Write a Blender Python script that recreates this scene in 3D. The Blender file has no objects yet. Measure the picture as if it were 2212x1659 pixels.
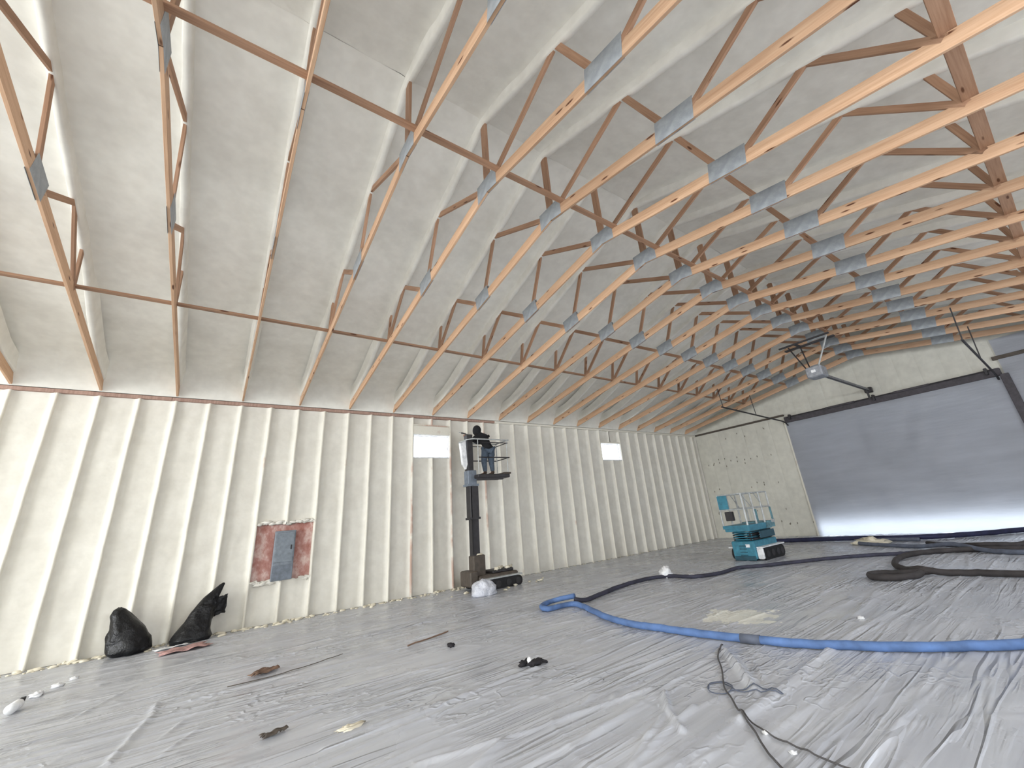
import bpy, math, random
from mathutils import Vector, Matrix, noise
R = random.Random(7)
SC = bpy.context.scene
COL = SC.collection
S = 1.2192                      # truss spacing
ST = S / 2                      # stud spacing
H = 4.94                        # top of the wall plate
E = 19.29                       # far end wall
YR = -7.77                      # ridge line
YW = -15.54                     # wall behind the camera
XF = -18.0                      # near end wall

# ------------------------------------------------------------------ camera
cd = bpy.data.cameras.new('camera'); cam = bpy.data.objects.new('camera', cd); COL.objects.link(cam)
yaw, pit, rol = 0.66647913, 0.34551839, -0.09555724
f = Vector((math.sin(yaw)*math.cos(pit), math.cos(yaw)*math.cos(pit), math.sin(pit)))
r0 = f.cross(Vector((0, 0, 1))).normalized(); u0 = r0.cross(f)
r = math.cos(rol)*r0 + math.sin(rol)*u0; u = -math.sin(rol)*r0 + math.cos(rol)*u0
M = Matrix((r, u, -f)).transposed().to_4x4(); M.translation = Vector((-0.19834, -11.82667, 1.62692))
cam.matrix_world = M
cd.sensor_width = 36; cd.lens = 884.038/2212*36; cd.shift_x = -48.409/2212; cd.shift_y = -26.764/2212
cd.clip_start = 0.05
SC.camera = cam
# ------------------------------------------------------------------ light
w = bpy.data.worlds.new('world'); SC.world = w; w.use_nodes = True
bg = w.node_tree.nodes['Background']; bg.inputs[0].default_value = (0.82, 0.90, 1.0, 1); bg.inputs[1].default_value = 4.5
def area(name, loc, rot, sx, sy, power, color):
    l = bpy.data.lights.new(name, 'AREA'); l.shape = 'RECTANGLE'; l.size = sx; l.size_y = sy; l.energy = power; l.color = color
    o = bpy.data.objects.new(name, l); COL.objects.link(o); o.location = loc; o.rotation_euler = rot
    return o
# daylight through the open doorway in the near end wall, then two fill lamps added opposite the stud wall
area('doorway_light', (XF+0.05, -7.8, 3.0), (0, math.radians(-100), 0), 5.6, 12.0, 2300, (0.985, 0.993, 1.0))
for x_, p_ in ((3.0, 70), (13.0, 70)):
    area('side_fill_light', (x_, YW+0.1, 2.2), (math.radians(90), 0, 0), 4.2, 4.0, p_, (0.985, 0.993, 1.0))
# long fill lamp added along the top of the wall behind the camera
area('eave_fill_light', (3.0, YW+0.1, 4.55), (math.radians(72), 0, 0), 24.0, 0.75, 440, (0.985, 0.993, 1.0))
SC.view_settings.view_transform = 'Standard'; SC.view_settings.look = 'None'
SC.view_settings.gamma = 1; SC.view_settings.use_curve_mapping = False
SC.view_settings.exposure = 0.15

# ------------------------------------------------------------------ materials
def lin(c):
    return tuple((v/255/12.92 if v/255 <= .04045 else ((v/255+.055)/1.055)**2.4) for v in c) + (1,)
class NT:
    def __init__(s, name):
        s.m = bpy.data.materials.new(name); s.m.use_nodes = True; s.t = s.m.node_tree
        s.b = s.t.nodes['Principled BSDF']; s.out = s.t.nodes['Material Output']
    def n(s, typ, **k):
        nd = s.t.nodes.new('ShaderNode'+typ)
        for a, v in k.items():
            if a.startswith('i_'):
                key = a[2:]; key = int(key) if key.isdigit() else key.replace('_', ' ')
                nd.inputs[key].default_value = v
            else: setattr(nd, a, v)
        return nd
    def l(s, a, b): s.t.links.new(a, b)
    def coords(s, scale=(1, 1, 1), kind='Object'):
        tc = s.n('TexCoord'); mp = s.n('Mapping'); mp.inputs['Scale'].default_value = scale
        s.l(tc.outputs[kind], mp.inputs[0]); return mp.outputs[0]
    def noise(s, vec, scale, detail=4, rough=.55):
        nd = s.n('TexNoise'); nd.inputs['Scale'].default_value = scale; nd.inputs['Detail'].default_value = detail
        nd.inputs['Roughness'].default_value = rough; s.l(vec, nd.inputs['Vector']); return nd.outputs[0]
    def ramp(s, fac, stops):
        nd = s.n('ValToRGB'); cr = nd.color_ramp
        while len(cr.elements) < len(stops): cr.elements.new(.5)
        for e, (p, c) in zip(cr.elements, stops): e.position = p; e.color = c if len(c) == 4 else lin(c)
        s.l(fac, nd.inputs[0]); return nd.outputs[0]
    def mix(s, fac, a, b, mode='MIX'):
        nd = s.n('MixRGB', blend_type=mode)
        for i, v in enumerate((fac, a, b)):
            if hasattr(v, 'is_output'): s.l(v, nd.inputs[i])
            else: nd.inputs[i].default_value = v
        return nd.outputs[0]
    def bump(s, h, strength, dist=.02, prev=None):
        nd = s.n('Bump'); nd.inputs['Strength'].default_value = strength; nd.inputs['Distance'].default_value = dist
        s.l(h, nd.inputs['Height'])
        if prev is not None: s.l(prev, nd.inputs['Normal'])
        return nd.outputs[0]
    def set(s, color=None, rough=.6, metal=0, spec=.5, normal=None):
        if color is not None:
            if hasattr(color, 'is_output'): s.l(color, s.b.inputs['Base Color'])
            else: s.b.inputs['Base Color'].default_value = color
        s.b.inputs['Roughness'].default_value = rough; s.b.inputs['Metallic'].default_value = metal
        s.b.inputs['Specular IOR Level'].default_value = spec
        if normal is not None: s.l(normal, s.b.inputs['Normal'])
        return s.m

def plain(name, rgb, rough=.6, metal=0, spec=.5, var=.12, scale=9):
    t = NT(name); v = t.coords(); n = t.noise(v, scale, 5)
    c0 = tuple(max(0, x*(1-var)) for x in rgb); c1 = tuple(min(255, x*(1+var)) for x in rgb)
    return t.set(t.ramp(n, [(.3, c0), (.7, c1)]), rough, metal, spec, t.bump(t.noise(v, scale*5, 3), .15, .01))

def foam_mat(name, a, b, bump=.5):
    t = NT(name); v = t.coords(kind='Object')
    n1 = t.noise(v, 1.7, 3, .6); n2 = t.noise(v, 14, 2); n3 = t.noise(v, 5, 2)
    c = t.ramp(n1, [(.3, a), (.72, b)])
    c = t.mix(.25, c, t.ramp(n3, [(.35, tuple(x*.92 for x in a)), (.65, b)]))
    nb = t.bump(n3, bump, .05); nb = t.bump(n2, bump*.7, .012, nb)
    return t.set(c, .75, 0, .25, nb)
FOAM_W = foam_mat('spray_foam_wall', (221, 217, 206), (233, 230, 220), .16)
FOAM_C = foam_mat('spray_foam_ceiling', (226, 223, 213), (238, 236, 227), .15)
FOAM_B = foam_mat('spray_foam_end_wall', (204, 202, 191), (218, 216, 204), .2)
FOAM_D = foam_mat('foam_scrap', (216, 207, 184), (236, 229, 210), 1)

def coat_mat(name, amount, wa=(186, 158, 142), wb_=(210, 188, 174)):
    t = NT(name); v = t.coords((1, 1, 1)); v2 = t.coords((30, 30, 1.2))
    n = t.noise(v2, 1.0, 3); m = t.ramp(t.noise(v, 1.3, 4), [(amount-.06, (0, 0, 0, 1)), (amount+.06, (1, 1, 1, 1))])
    wood = t.ramp(n, [(.3, wa), (.7, wb_)])
    c = t.mix(m, wood, lin((228, 224, 211)))
    return t.set(c, .75, 0, .25, t.bump(t.noise(v, 18, 3), .5, .012))
STUD = coat_mat('foam_dusted_stud', .30)
STUD_BARE = coat_mat('part_bare_stud', .50)
PLATE_WOOD = coat_mat('foam_dusted_plate', .70, (150, 122, 110), (176, 148, 134))

def wood_mat(name, a, b, c):
    t = NT(name); oi = t.n('ObjectInfo'); tc = t.n('TexCoord')
    ad = t.n('VectorMath', operation='MULTIPLY_ADD'); t.l(tc.outputs['Object'], ad.inputs[0]); ad.inputs[1].default_value = (1, 1, 1)
    sc_ = t.n('VectorMath', operation='SCALE'); cb = t.n('CombineXYZ'); t.l(oi.outputs['Random'], cb.inputs[0]); t.l(oi.outputs['Random'], cb.inputs[1])
    t.l(cb.outputs[0], sc_.inputs[0]); sc_.inputs['Scale'].default_value = 37.0; t.l(sc_.outputs[0], ad.inputs[2])
    def mp(s):
        m = t.n('Mapping'); m.inputs['Scale'].default_value = s; t.l(ad.outputs[0], m.inputs[0]); return m.outputs[0]
    g = t.noise(mp((.9, 22, 22)), 2.2, 6, .6)
    g2 = t.noise(mp((.35, 6, 6)), 2.5, 3)
    col = t.ramp(g, [(.28, c), (.5, a), (.74, b)])
    col = t.mix(.35, col, t.ramp(g2, [(.35, c), (.65, b)]))
    vo = t.n('TexVoronoi'); vo.inputs['Scale'].default_value = 1.0; t.l(mp((2.0, 9, 9)), vo.inputs['Vector'])
    kn = t.ramp(vo.outputs['Distance'], [(.10, (1, 1, 1, 1)), (.17, (0, 0, 0, 1))])
    col = t.mix(kn, col, lin((98, 60, 38)))
    hs = t.n('HueSaturation'); t.l(col, hs.inputs['Color'])
    mr = t.n('MapRange'); mr.inputs[3].default_value = .78; mr.inputs[4].default_value = 1.04; t.l(oi.outputs['Random'], mr.inputs[0]); t.l(mr.outputs[0], hs.inputs['Value'])
    return t.set(hs.outputs[0], .62, 0, .3, t.bump(g, .2, .004))
WOOD = wood_mat('pine_lumber', (206, 168, 136), (220, 186, 154), (184, 144, 112))
WOOD_D = wood_mat('darker_pine', (178, 140, 112), (194, 156, 128), (150, 112, 88))

def steel_mat(name, a, b):
    t = NT(name); v = t.coords(); n = t.noise(v, 9, 5)
    vo = t.n('TexVoronoi'); vo.inputs['Scale'].default_value = 55; t.l(v, vo.inputs['Vector'])
    return t.set(t.ramp(n, [(.3, a), (.7, b)]), (.45), .12, .5, t.bump(vo.outputs['Distance'], .35, .004))
STEEL = steel_mat('galvanised_plate', (136, 142, 147), (162, 167, 171))
BLACK = plain('black_rubber', (22, 22, 24), .7)
DARKM = plain('dark_painted_steel', (52, 50, 52), .55, .2)
DARKB = plain('dusty_brown_steel', (84, 76, 68), .7, .1)
GREY = plain('grey_panel_paint', (118, 126, 134), .5)
GREYL = plain('light_grey_rail', (178, 181, 180), .5, .1)
MASTB = plain('blue_grey_mast', (112, 121, 132), .5, .1)
WHITE = plain('white_plastic', (232, 234, 236), .5)
TEAL = plain('teal_paint', (56, 122, 142), .45)
TEALD = plain('dark_teal_paint', (34, 74, 88), .5)
TEALG = plain('dusty_teal_paint', (92, 128, 136), .7, var=.25)
BLUEH = plain('blue_hose_sleeve', (84, 112, 158), .75, var=.14, scale=5)
NAVYH = plain('dark_navy_hose', (50, 50, 64), .8, var=.2, scale=5)
CHARH = plain('charcoal_hose', (52, 48, 48), .8, var=.2, scale=5)
GREYH = plain('grey_blue_hose', (88, 94, 108), .8, var=.15, scale=5)
CORD = plain('dark_cord', (74, 72, 72), .7)
HOODIE = plain('black_cloth', (24, 24, 28), .9, scale=20)
JEANS = plain('blue_denim', (76, 88, 102), .9, scale=20)
SKIN = plain('skin', (190, 140, 115), .6, var=.04)
HAIR = plain('dark_hair', (36, 28, 24), .8)
SHOE = plain('brown_boot', (64, 52, 44), .8)
BEAMD = plain('dark_header_steel', (74, 70, 74), .7, .1)
OPENER = plain('opener_grey', (150, 153, 158), .5, .3)
RAILG = plain('opener_rail_steel', (128, 128, 130), .5, .4)
PINK = plain('pink_insulation', (176, 140, 136), .95, var=.18, scale=14)
SLAT = plain('roof_deck', (150, 146, 138), .9)
CARD = plain('brown_card', (120, 96, 80), .9)
CONC = plain('concrete', (150, 150, 150), .85)

def board_mat():
    t = NT('red_board'); v = t.coords((2.2, 2.2, 1.4)); n = t.noise(v, 2.4, 6, .65)
    return t.set(t.ramp(n, [(.28, (150, 92, 80)), (.48, (180, 134, 124)), (.66, (214, 190, 182))]), .7, 0, .3, t.bump(n, .3, .02))
BOARD = board_mat()
def bag_mat():
    t = NT('black_bag'); v = t.coords((1, 1, 1)); n = t.noise(v, 6, 5, .6)
    return t.set(lin((13, 14, 17)), .38, 0, .35, t.bump(n, .8, .05))
BAG = bag_mat()
def clear_mat():
    t = NT('crumpled_clear_plastic'); v = t.coords(); n = t.noise(v, 9, 6, .65)
    return t.set(t.ramp(n, [(.3, (196, 200, 212)), (.7, (236, 238, 245))]), .3, 0, .5, t.bump(n, .9, .06))
CLEAR = clear_mat()
def floor_sheet_mat():
    t = NT('floor_plastic'); v = t.coords((1, 1, 1)); vs = t.coords((.3, 3.6, 1)); vf = t.coords((.8, 12, 1))
    n1 = t.noise(v, .45, 5, .6); n2 = t.noise(vs, 1.6, 4, .62); n4 = t.noise(v, 30, 1)
    c = t.ramp(n1, [(.3, (176, 179, 187)), (.7, (198, 200, 207))])
    c = t.mix(.4, c, t.ramp(n2, [(.35, (160, 162, 168)), (.55, (192, 194, 198)), (.7, (208, 210, 213))]))
    # cream overspray dust settled on the sheet
    tc = t.n('TexCoord'); sub = t.n('VectorMath', operation='SUBTRACT'); t.l(tc.outputs['Object'], sub.inputs[0]); sub.inputs[1].default_value = (6.25, -7.95, 0)
    mp = t.n('Mapping'); mp.inputs['Scale'].default_value = (.78, .72, 0); t.l(sub.outputs[0], mp.inputs[0])
    ln = t.n('VectorMath', operation='LENGTH'); t.l(mp.outputs[0], ln.inputs[0])
    mm = t.n('Math', operation='MULTIPLY_ADD'); t.l(t.noise(v, 3.2, 6, .7), mm.inputs[0]); mm.inputs[1].default_value = 1.6; t.l(ln.outputs['Value'], mm.inputs[2])
    dm = t.ramp(mm.outputs[0], [(.98, (1, 1, 1, 1)), (1.0, (.0, .0, .0, 1))])
    mm.inputs[1].default_value = 1.3
    c = t.mix(dm, c, lin((226, 225, 215)))
    # scuffs and footprints
    sc = t.ramp(t.noise(v, 2.6, 5, .7), [(.60, (0, 0, 0, 1)), (.74, (.5, .5, .5, 1))])
    c = t.mix(sc, c, lin((140, 138, 140)))
    def ridge(vec, sc_, p_):
        a_ = t.n('Math', operation='SUBTRACT'); t.l(t.noise(vec, sc_, 2, .5), a_.inputs[0]); a_.inputs[1].default_value = .5
        b_ = t.n('Math', operation='ABSOLUTE'); t.l(a_.outputs[0], b_.inputs[0])
        m_ = t.n('MapRange'); m_.inputs[1].default_value = 0; m_.inputs[2].default_value = p_; m_.inputs[3].default_value = 1; m_.inputs[4].default_value = 0
        t.l(b_.outputs[0], m_.inputs[0]); return m_.outputs[0]
    def masked(h, sc_, lo, hi):
        q = t.n('Math', operation='MULTIPLY'); t.l(h, q.inputs[0]); t.l(t.ramp(t.noise(v, sc_, 1), [(lo, (0, 0, 0, 1)), (hi, (1, 1, 1, 1))]), q.inputs[1]); return q.outputs[0]
    nb = t.bump(n2, .18, .03); nb = t.bump(masked(ridge(t.coords((.22, 3.1, 1)), 1.4, .05), .8, .43, .62), .65, .03, nb)
    nb = t.bump(masked(ridge(t.coords((.5, 7, 1)), 1.7, .07), 1.3, .47, .66), .42, .012, nb); nb = t.bump(masked(ridge(t.coords((2.0, 3.2, 1)), 1.6, .05), .7, .5, .62), .6, .016, nb); nb = t.bump(n4, .06, .004, nb)
    m = t.set(c, .36, 0, .5, nb)
    rr = t.ramp(t.noise(v, 1.1, 4), [(.35, (.16, .16, .16, 1)), (.65, (.42, .42, .42, 1))]); t.l(rr, t.b.inputs['Roughness'])
    return m
SHEET = floor_sheet_mat()
def curtain_mat(name, rgb, tr):
    t = NT(name); v = t.coords((1, .5, 3)); n = t.noise(v, 1.2, 5, .6)
    a = tuple(x*.93 for x in rgb); b = tuple(min(255, x*1.06) for x in rgb)
    c = t.ramp(n, [(.3, a), (.7, b)]); nb = t.bump(t.noise(v, 2.5, 4), .35, .05)
    t.set(c, .45, 0, .4, nb)
    tb = t.n('BsdfTranslucent'); tb.inputs[0].default_value = (.9, .94, 1, 1)
    mx = t.n('MixShader'); mx.inputs[0].default_value = tr
    t.l(t.b.outputs[0], mx.inputs[1]); t.l(tb.outputs[0], mx.inputs[2]); t.l(mx.outputs[0], t.out.inputs[0])
    return t.m
CURTAIN = curtain_mat('door_plastic', (168, 170, 178), .36)
def glass_mat():
    t = NT('window_glass'); t.set((1, 1, 1, 1), .0)
    tr = t.n('BsdfTransparent'); gl = t.n('BsdfGlossy'); gl.inputs['Roughness'].default_value = .02
    mx = t.n('MixShader'); mx.inputs[0].default_value = .06
    t.l(tr.outputs[0], mx.inputs[1]); t.l(gl.outputs[0], mx.inputs[2]); t.l(mx.outputs[0], t.out.inputs[0])
    return t.m
GLASS = glass_mat()

# ------------------------------------------------------------------ mesh helpers
class MB:
    def __init__(s): s.v = []; s.f = []
    def box(s, a, b, M=None):
        x0, y0, z0 = a; x1, y1, z1 = b; n = len(s.v)
        c = [(x0,y0,z0),(x1,y0,z0),(x1,y1,z0),(x0,y1,z0),(x0,y0,z1),(x1,y0,z1),(x1,y1,z1),(x0,y1,z1)]
        if M is not None: c = [tuple(M @ Vector(p)) for p in c]
        s.v += c
        s.f += [tuple(n+i for i in q) for q in ((0,3,2,1),(4,5,6,7),(0,1,5,4),(1,2,6,5),(2,3,7,6),(3,0,4,7))]
        return s
    def cbox(s, a, b, ch=.012):
        """box with chamfered vertical and horizontal edges"""
        x0, y0, z0 = a; x1, y1, z1 = b
        def ring(i, z): return [(x0+ch+i,y0+i,z),(x1-ch-i,y0+i,z),(x1-i,y0+ch+i,z),(x1-i,y1-ch-i,z),(x1-ch-i,y1-i,z),(x0+ch+i,y1-i,z),(x0+i,y1-ch-i,z),(x0+i,y0+ch+i,z)]
        n = len(s.v); s.v += ring(ch,z0)+ring(0,z0+ch)+ring(0,z1-ch)+ring(ch,z1)
        s.f.append(tuple(n+i for i in range(7,-1,-1))); s.f.append(tuple(n+24+i for i in range(8)))
        for k in range(3):
            for i in range(8):
                j = (i+1) % 8; s.f.append((n+8*k+i, n+8*k+j, n+8*k+8+j, n+8*k+8+i))
        return s
    def grid(s, nu, nv, fn):
        n = len(s.v)
        for j in range(nv+1):
            for i in range(nu+1): s.v.append(tuple(fn(i/nu, j/nv)))
        for j in range(nv):
            for i in range(nu):
                a = n+j*(nu+1)+i; s.f.append((a, a+1, a+nu+2, a+nu+1))
        return s
    def tube(s, pts, rad, seg=8, closed=False, cap=True):
        P = [Vector(p) for p in pts]; n0 = len(s.v); N = len(P); up = None
        for i, p in enumerate(P):
            a = P[i-1] if (i > 0 or closed) else P[0]; b = P[(i+1) % N] if (i < N-1 or closed) else P[-1]
            d = (b-a).normalized()
            if up is None: up = Vector((0,0,1)) if abs(d.z) < .9 else Vector((1,0,0))
            sx = d.cross(up)
            if sx.length < 1e-4: sx = d.cross(Vector((1,.3,.2)))
            sx.normalize(); sy = sx.cross(d); up = sy
            rr = rad[i] if isinstance(rad, (list, tuple)) else rad
            for k in range(seg):
                t = 2*math.pi*k/seg; s.v.append(tuple(p+sx*math.cos(t)*rr+sy*math.sin(t)*rr))
        for i in range(N if closed else N-1):
            for k in range(seg):
                a = n0+i*seg+k; b = n0+i*seg+(k+1) % seg; c = n0+((i+1) % N)*seg+(k+1) % seg; d = n0+((i+1) % N)*seg+k
                s.f.append((a, b, c, d))
        if cap and not closed:
            s.f.append(tuple(n0+k for k in range(seg-1,-1,-1))); s.f.append(tuple(n0+(N-1)*seg+k for k in range(seg)))
        return s
    def prism(s, poly, axis, a, b):
        """extrude a 2D outline along axis 'x','y' or 'z' from a to b"""
        def P(p, t): return {'x': (t,p[0],p[1]), 'y': (p[0],t,p[1]), 'z': (p[0],p[1],t)}[axis]
        n = len(s.v); k = len(poly); s.v += [P(p,a) for p in poly]+[P(p,b) for p in poly]
        s.f.append(tuple(n+i for i in range(k))); s.f.append(tuple(n+k+i for i in range(k-1,-1,-1)))
        for i in range(k):
            j = (i+1) % k; s.f.append((n+j, n+i, n+k+i, n+k+j))
        return s
    def blob(s, c, rx, ry, rz, amp=.2, freq=3, seed=0, nu=16, nv=10, flat=None):
        n = len(s.v)
        for j in range(nv+1):
            ph = math.pi*j/nv
            for i in range(nu):
                th = 2*math.pi*i/nu
                d = Vector((math.sin(ph)*math.cos(th), math.sin(ph)*math.sin(th), math.cos(ph)))
                k = 1+amp*noise.noise(d*freq+Vector((seed*3.1, seed*1.7, seed)))*2
                p = [c[0]+d.x*rx*k, c[1]+d.y*ry*k, c[2]+d.z*rz*k]
                if flat is not None: p[2] = max(p[2], flat)
                s.v.append(tuple(p))
        for j in range(nv):
            for i in range(nu):
                a = n+j*nu+i; b = n+j*nu+(i+1) % nu; s.f.append((a, a+nu, b+nu, b))
        return s
    def mesh(s, name, mat, smooth=False):
        me = bpy.data.meshes.new(name); me.from_pydata(s.v, [], s.f); me.update()
        if mat: me.materials.append(mat)
        if smooth:
            for p in me.polygons: p.use_smooth = True
        return me
    def build(s, name, mat, parent=None, smooth=False, loc=None):
        o = bpy.data.objects.new(name, s.mesh(name, mat, smooth)); COL.objects.link(o)
        if parent is not None: o.parent = parent
        if loc is not None: o.location = loc
        return o
def tag(o, label=None, cat=None, group=None, kind=None):
    if label: o['label'] = label
    if cat: o['category'] = cat
    if group: o['group'] = group
    if kind: o['kind'] = kind
    return o
def empty(name, loc=(0,0,0), label=None, cat=None, group=None):
    o = bpy.data.objects.new(name, None); COL.objects.link(o); o.location = loc; o.empty_display_size = .2
    return tag(o, label, cat, group)
def link(name, me, parent=None, M=None):
    o = bpy.data.objects.new(name, me); COL.objects.link(o)
    if parent is not None: o.parent = parent
    if M is not None: o.matrix_local = M
    return o
def smoothpath(P, step=.08):
    """Catmull-Rom through the points"""
    P = [Vector(p) for p in P]; out = []
    for i in range(len(P)-1):
        a, b, c, d = P[max(i-1,0)], P[i], P[i+1], P[min(i+2,len(P)-1)]
        n = max(2, int((c-b).length/step))
        for k in range(n):
            t = k/n
            out.append(.5*((2*b)+(c-a)*t+(2*a-5*b+4*c-d)*t*t+(3*b-3*c+d-a)*t**3))
    out.append(P[-1]); return out
def N3(x, y, z=0): return noise.noise(Vector((x, y, z)))

# ------------------------------------------------------------------ setting: floor and floor sheet
fl = MB().box((XF-.2, YW-.2, -.2), (E+.3, .2, -.004)).build('floor', CONC); tag(fl, kind='structure')
FOLDS = [([(7.36,-9.51),(6.15,-9.47),(5.6,-9.45),(4.37,-9.51),(3.63,-9.52),(3.32,-9.53)], .030, .05),
         ([(4.73,-8.62),(4.3,-9.01),(3.87,-9.38)], .045, .05), ([(4.7,-8.57),(4.39,-8.91),(3.88,-9.4),(3.65,-9.47)], .025, .03),
         ([(5.58,-9.84),(4.11,-9.83),(3.17,-9.78)], .012, .03), ([(6.27,-10.31),(4.04,-10.37),(3.25,-10.37)], .010, .03),
         ([(-.44,-4.52),(-.45,-4.95),(-.64,-6.03)], .022, .028), ([(-.15,-5.42),(-.32,-5.79)], .018, .024), ([(-.03,-5.82),(-.29,-6.24)], .018, .024),
         ([(1.95,-8.33),(1.55,-8.48)], .035, .035), ([(3.37,-8.77),(3.09,-9.02),(2.91,-9.28)], .035, .03), ([(3.02,-9.02),(2.31,-9.29)], .035, .028),
         ([(3.03,-8.22),(2.77,-8.33)], .022, .028), ([(3.11,-8.39),(2.91,-8.54)], .022, .028), ([(1.25,-8.15),(2.14,-8.38),(3.38,-8.59)], .022, .028),
         ([(.79,-7.29),(1.8,-7.3),(3.03,-7.23)], .020, .028), ([(.89,-6.79),(1.75,-6.88)], .016, .025), ([(3.22,-8.2),(4.67,-8.23)], .018, .026),
         ([(2.18,-8.85),(3.34,-8.71),(4.85,-8.49)], .018, .026), ([(3.3,-9.12),(2.68,-9.22),(2.3,-9.32)], .025, .028), ([(2.87,-9.63),(2.56,-9.61)], .02, .025),
         ([(4.62,-8.99),(4.11,-9.35)], .018, .022), ([(.51,-5.16),(1.79,-5.06)], .014, .025), ([(-1.17,-4.23),(-.71,-3.15)], .018, .026),
         ([(3.72,-5.59),(5.3,-6.03)], .014, .026), ([(1.72,-6.68),(2.09,-6.53)], .016, .025), ([(8.9,-8.98),(8.0,-9.1),(7.04,-9.2)], .02, .05)]
def fold_h(x, y):
    h = 0
    for P, a, wd in FOLDS:
        for (x0,y0),(x1,y1) in zip(P, P[1:]):
            if min(x0,x1)-.4 > x or max(x0,x1)+.4 < x or min(y0,y1)-.4 > y or max(y0,y1)+.4 < y: continue
            dx, dy = x1-x0, y1-y0; t = max(0, min(1, ((x-x0)*dx+(y-y0)*dy)/(dx*dx+dy*dy)))
            q = math.hypot(x-x0-dx*t, y-y0-dy*t)
            h = max(h, a*math.exp(-(q/wd)**2)*(1+.3*N3(x*2.5, y*2.5))*min(1, .35+1.6*t, .35+1.6*(1-t)) if P[0] == (x0, y0) and len(P) == 2 else a*math.exp(-(q/wd)**2)*(1+.3*N3(x*2.5, y*2.5)))
    return h
def sheet_h(x, y):
    wx = x+.5*N3(x*.3, y*.5, 3); wy = y+.14*N3(x*.35, y*.8, 9)+.02*N3(x*1.2, y*2, 5)
    a = 1-abs(N3(wx*.15, wy*1.7, 1)); b = 1-abs(N3(wx*.22+7, wy*3.6, 2)); c = 1-abs(N3(wx*.9, wy*1.3+wx*.5, 6))
    m = .55+.45*N3(x*.35, y*.35, 12)
    h = (.014*a**26+.009*b**18+.006*c**24)*(.5+m)+.002*(1+N3(x*.6, y*3, 4))
    return h*(1 if y < -.4 else max(0, (-y-.02)/.4))
def axis(lo, hi, f0, f1, fine, coarse):
    xs = []; x = lo
    while x < hi-1e-6:
        xs.append(x); x += fine if f0 <= x < f1 else (coarse if (x < f0-1 or x > f1+1) else (fine+coarse)/2)
    xs.append(hi); return xs
def floor_sheet():
    xs = axis(XF+.02, E-.07, -2.2, 7.0, .024, .16); ys = axis(YW+.03, -.03, -10.5, -3.2, .018, .06)
    mb = MB(); nx = len(xs)
    for y in ys:
        for x in xs: mb.v.append((x, y, .004+sheet_h(x, y)+fold_h(x, y)))
    for j in range(len(ys)-1):
        for i in range(nx-1):
            a = j*nx+i; mb.f.append((a, a+1, a+nx+1, a+nx))
    o = mb.build('floor_sheeting', SHEET, smooth=True)
    tag(o, 'wrinkled translucent plastic sheeting laid over the whole floor', 'sheeting', kind='thing')
floor_sheet()

# ------------------------------------------------------------------ setting: long wall with studs
W1 = (7*ST, 9*ST, 3.68, 4.34); W2 = (20*ST, 22*ST, 3.67, 4.34); PB = (1*ST, 3*ST, .87, 2.07)
wl = MB()
xa = XF
for x0, x1, z0, z1 in (W1, W2):
    wl.box((xa, .16, 0), (x0+.02, .22, 5.6)); wl.box((x0+.02, .16, 0), (x1-.02, .22, z0)); wl.box((x0+.02, .16, z1), (x1-.02, .22, 5.6)); xa = x1-.02
wl.box((xa, .16, 0), (E+.2, .22, 5.6))
WL = tag(wl.build('wall_left', FOAM_W), kind='structure')
def bay(x0, x1, z0, z1, torn_top=False, torn_bot=False):
    nz = max(4, int((z1-z0)/.12)); sd = x0*3.3; full = x1-x0
    def fn(a, b):
        x = x0+(x1-x0)*a; z = z0+(z1-z0)*b
        e = min(x-x0, x1-x)
        y = .11-.072*math.exp(-(e/.035)**2)-.014*math.sin(math.pi*a)+.022*N3(x*2+sd, z*.9, 1)+.010*N3(x*7, z*4, 2)
        ez = min(z-z0, z1-z)
        y -= .03*math.exp(-(max(0, z1-z)/.08)**2)
        if torn_top: y -= .07*math.exp(-((z1-z)/.06)**2); z += (.03*N3(x*9, 1.7)+.025*N3(x*22, 4.7))*(b > .98)
        if torn_bot: y -= .07*math.exp(-((z-z0)/.06)**2); z += (.04*N3(x*9, 3.1)+.03*N3(x*23, 8.1))*(b < .02)
        return (x, max(y, -.02), z)
    return MB().grid(16, nz, fn).build('foam_panel', FOAM_W, WL, True)
def stud(i, z0, z1, mat=STUD):
    x = i*ST; mb = MB(); n = max(3, int((z1-z0)/.12)); hw = .019
    sec = [(-hw-.012, .10), (-hw-.006, .012), (-hw+.004, -.002), (hw-.004, -.002), (hw+.006, .012), (hw+.012, .10)]
    def fn(a, b):
        p = sec[round(a*5)]; z = z0+(z1-z0)*b
        return (x+p[0]+.006*N3(z*1.7, i*5.5)+.004*N3(z*6, i*2.2, p[0]*40), p[1]+.006*N3(z*3, i*7.7, 4), z)
    return mb.grid(5, n, fn).build('stud', mat, WL, True)
I0, I1 = -10, 31
for i in range(I0, I1+1):
    bare = STUD_BARE if i in (7, 9, 11) else STUD
    if i == 8 or i == 21:
        z0 = (W1 if i == 8 else W2)[2]
        stud(i, 0, z0-.03); 
        if i == 8: stud(i, 4.66, H-.07, STUD_BARE)
    elif i == 2: stud(i, 0, PB[2]-.02); stud(i, PB[3]+.02, H-.07)
    else: stud(i, 0, H-.07, bare)
for i in range(I0, I1+1):
    x0, x1 = i*ST+.02, (i+1)*ST-.02
    if i == I1: x1 = E-.02
    if i in (7, 8): bay(x0, x1, 0, W1[2]-.03); bay(x0, x1, 4.67, H-.07)
    elif i in (20, 21): bay(x0, x1, 0, W2[2]-.03); bay(x0, x1, 4.36, H-.07)
    elif i in (1, 2): bay(x0, x1, 0, PB[2], torn_top=True); bay(x0, x1, PB[3], H-.07, torn_bot=True)
    else: bay(x0, x1, 0, H-.07)
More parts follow.
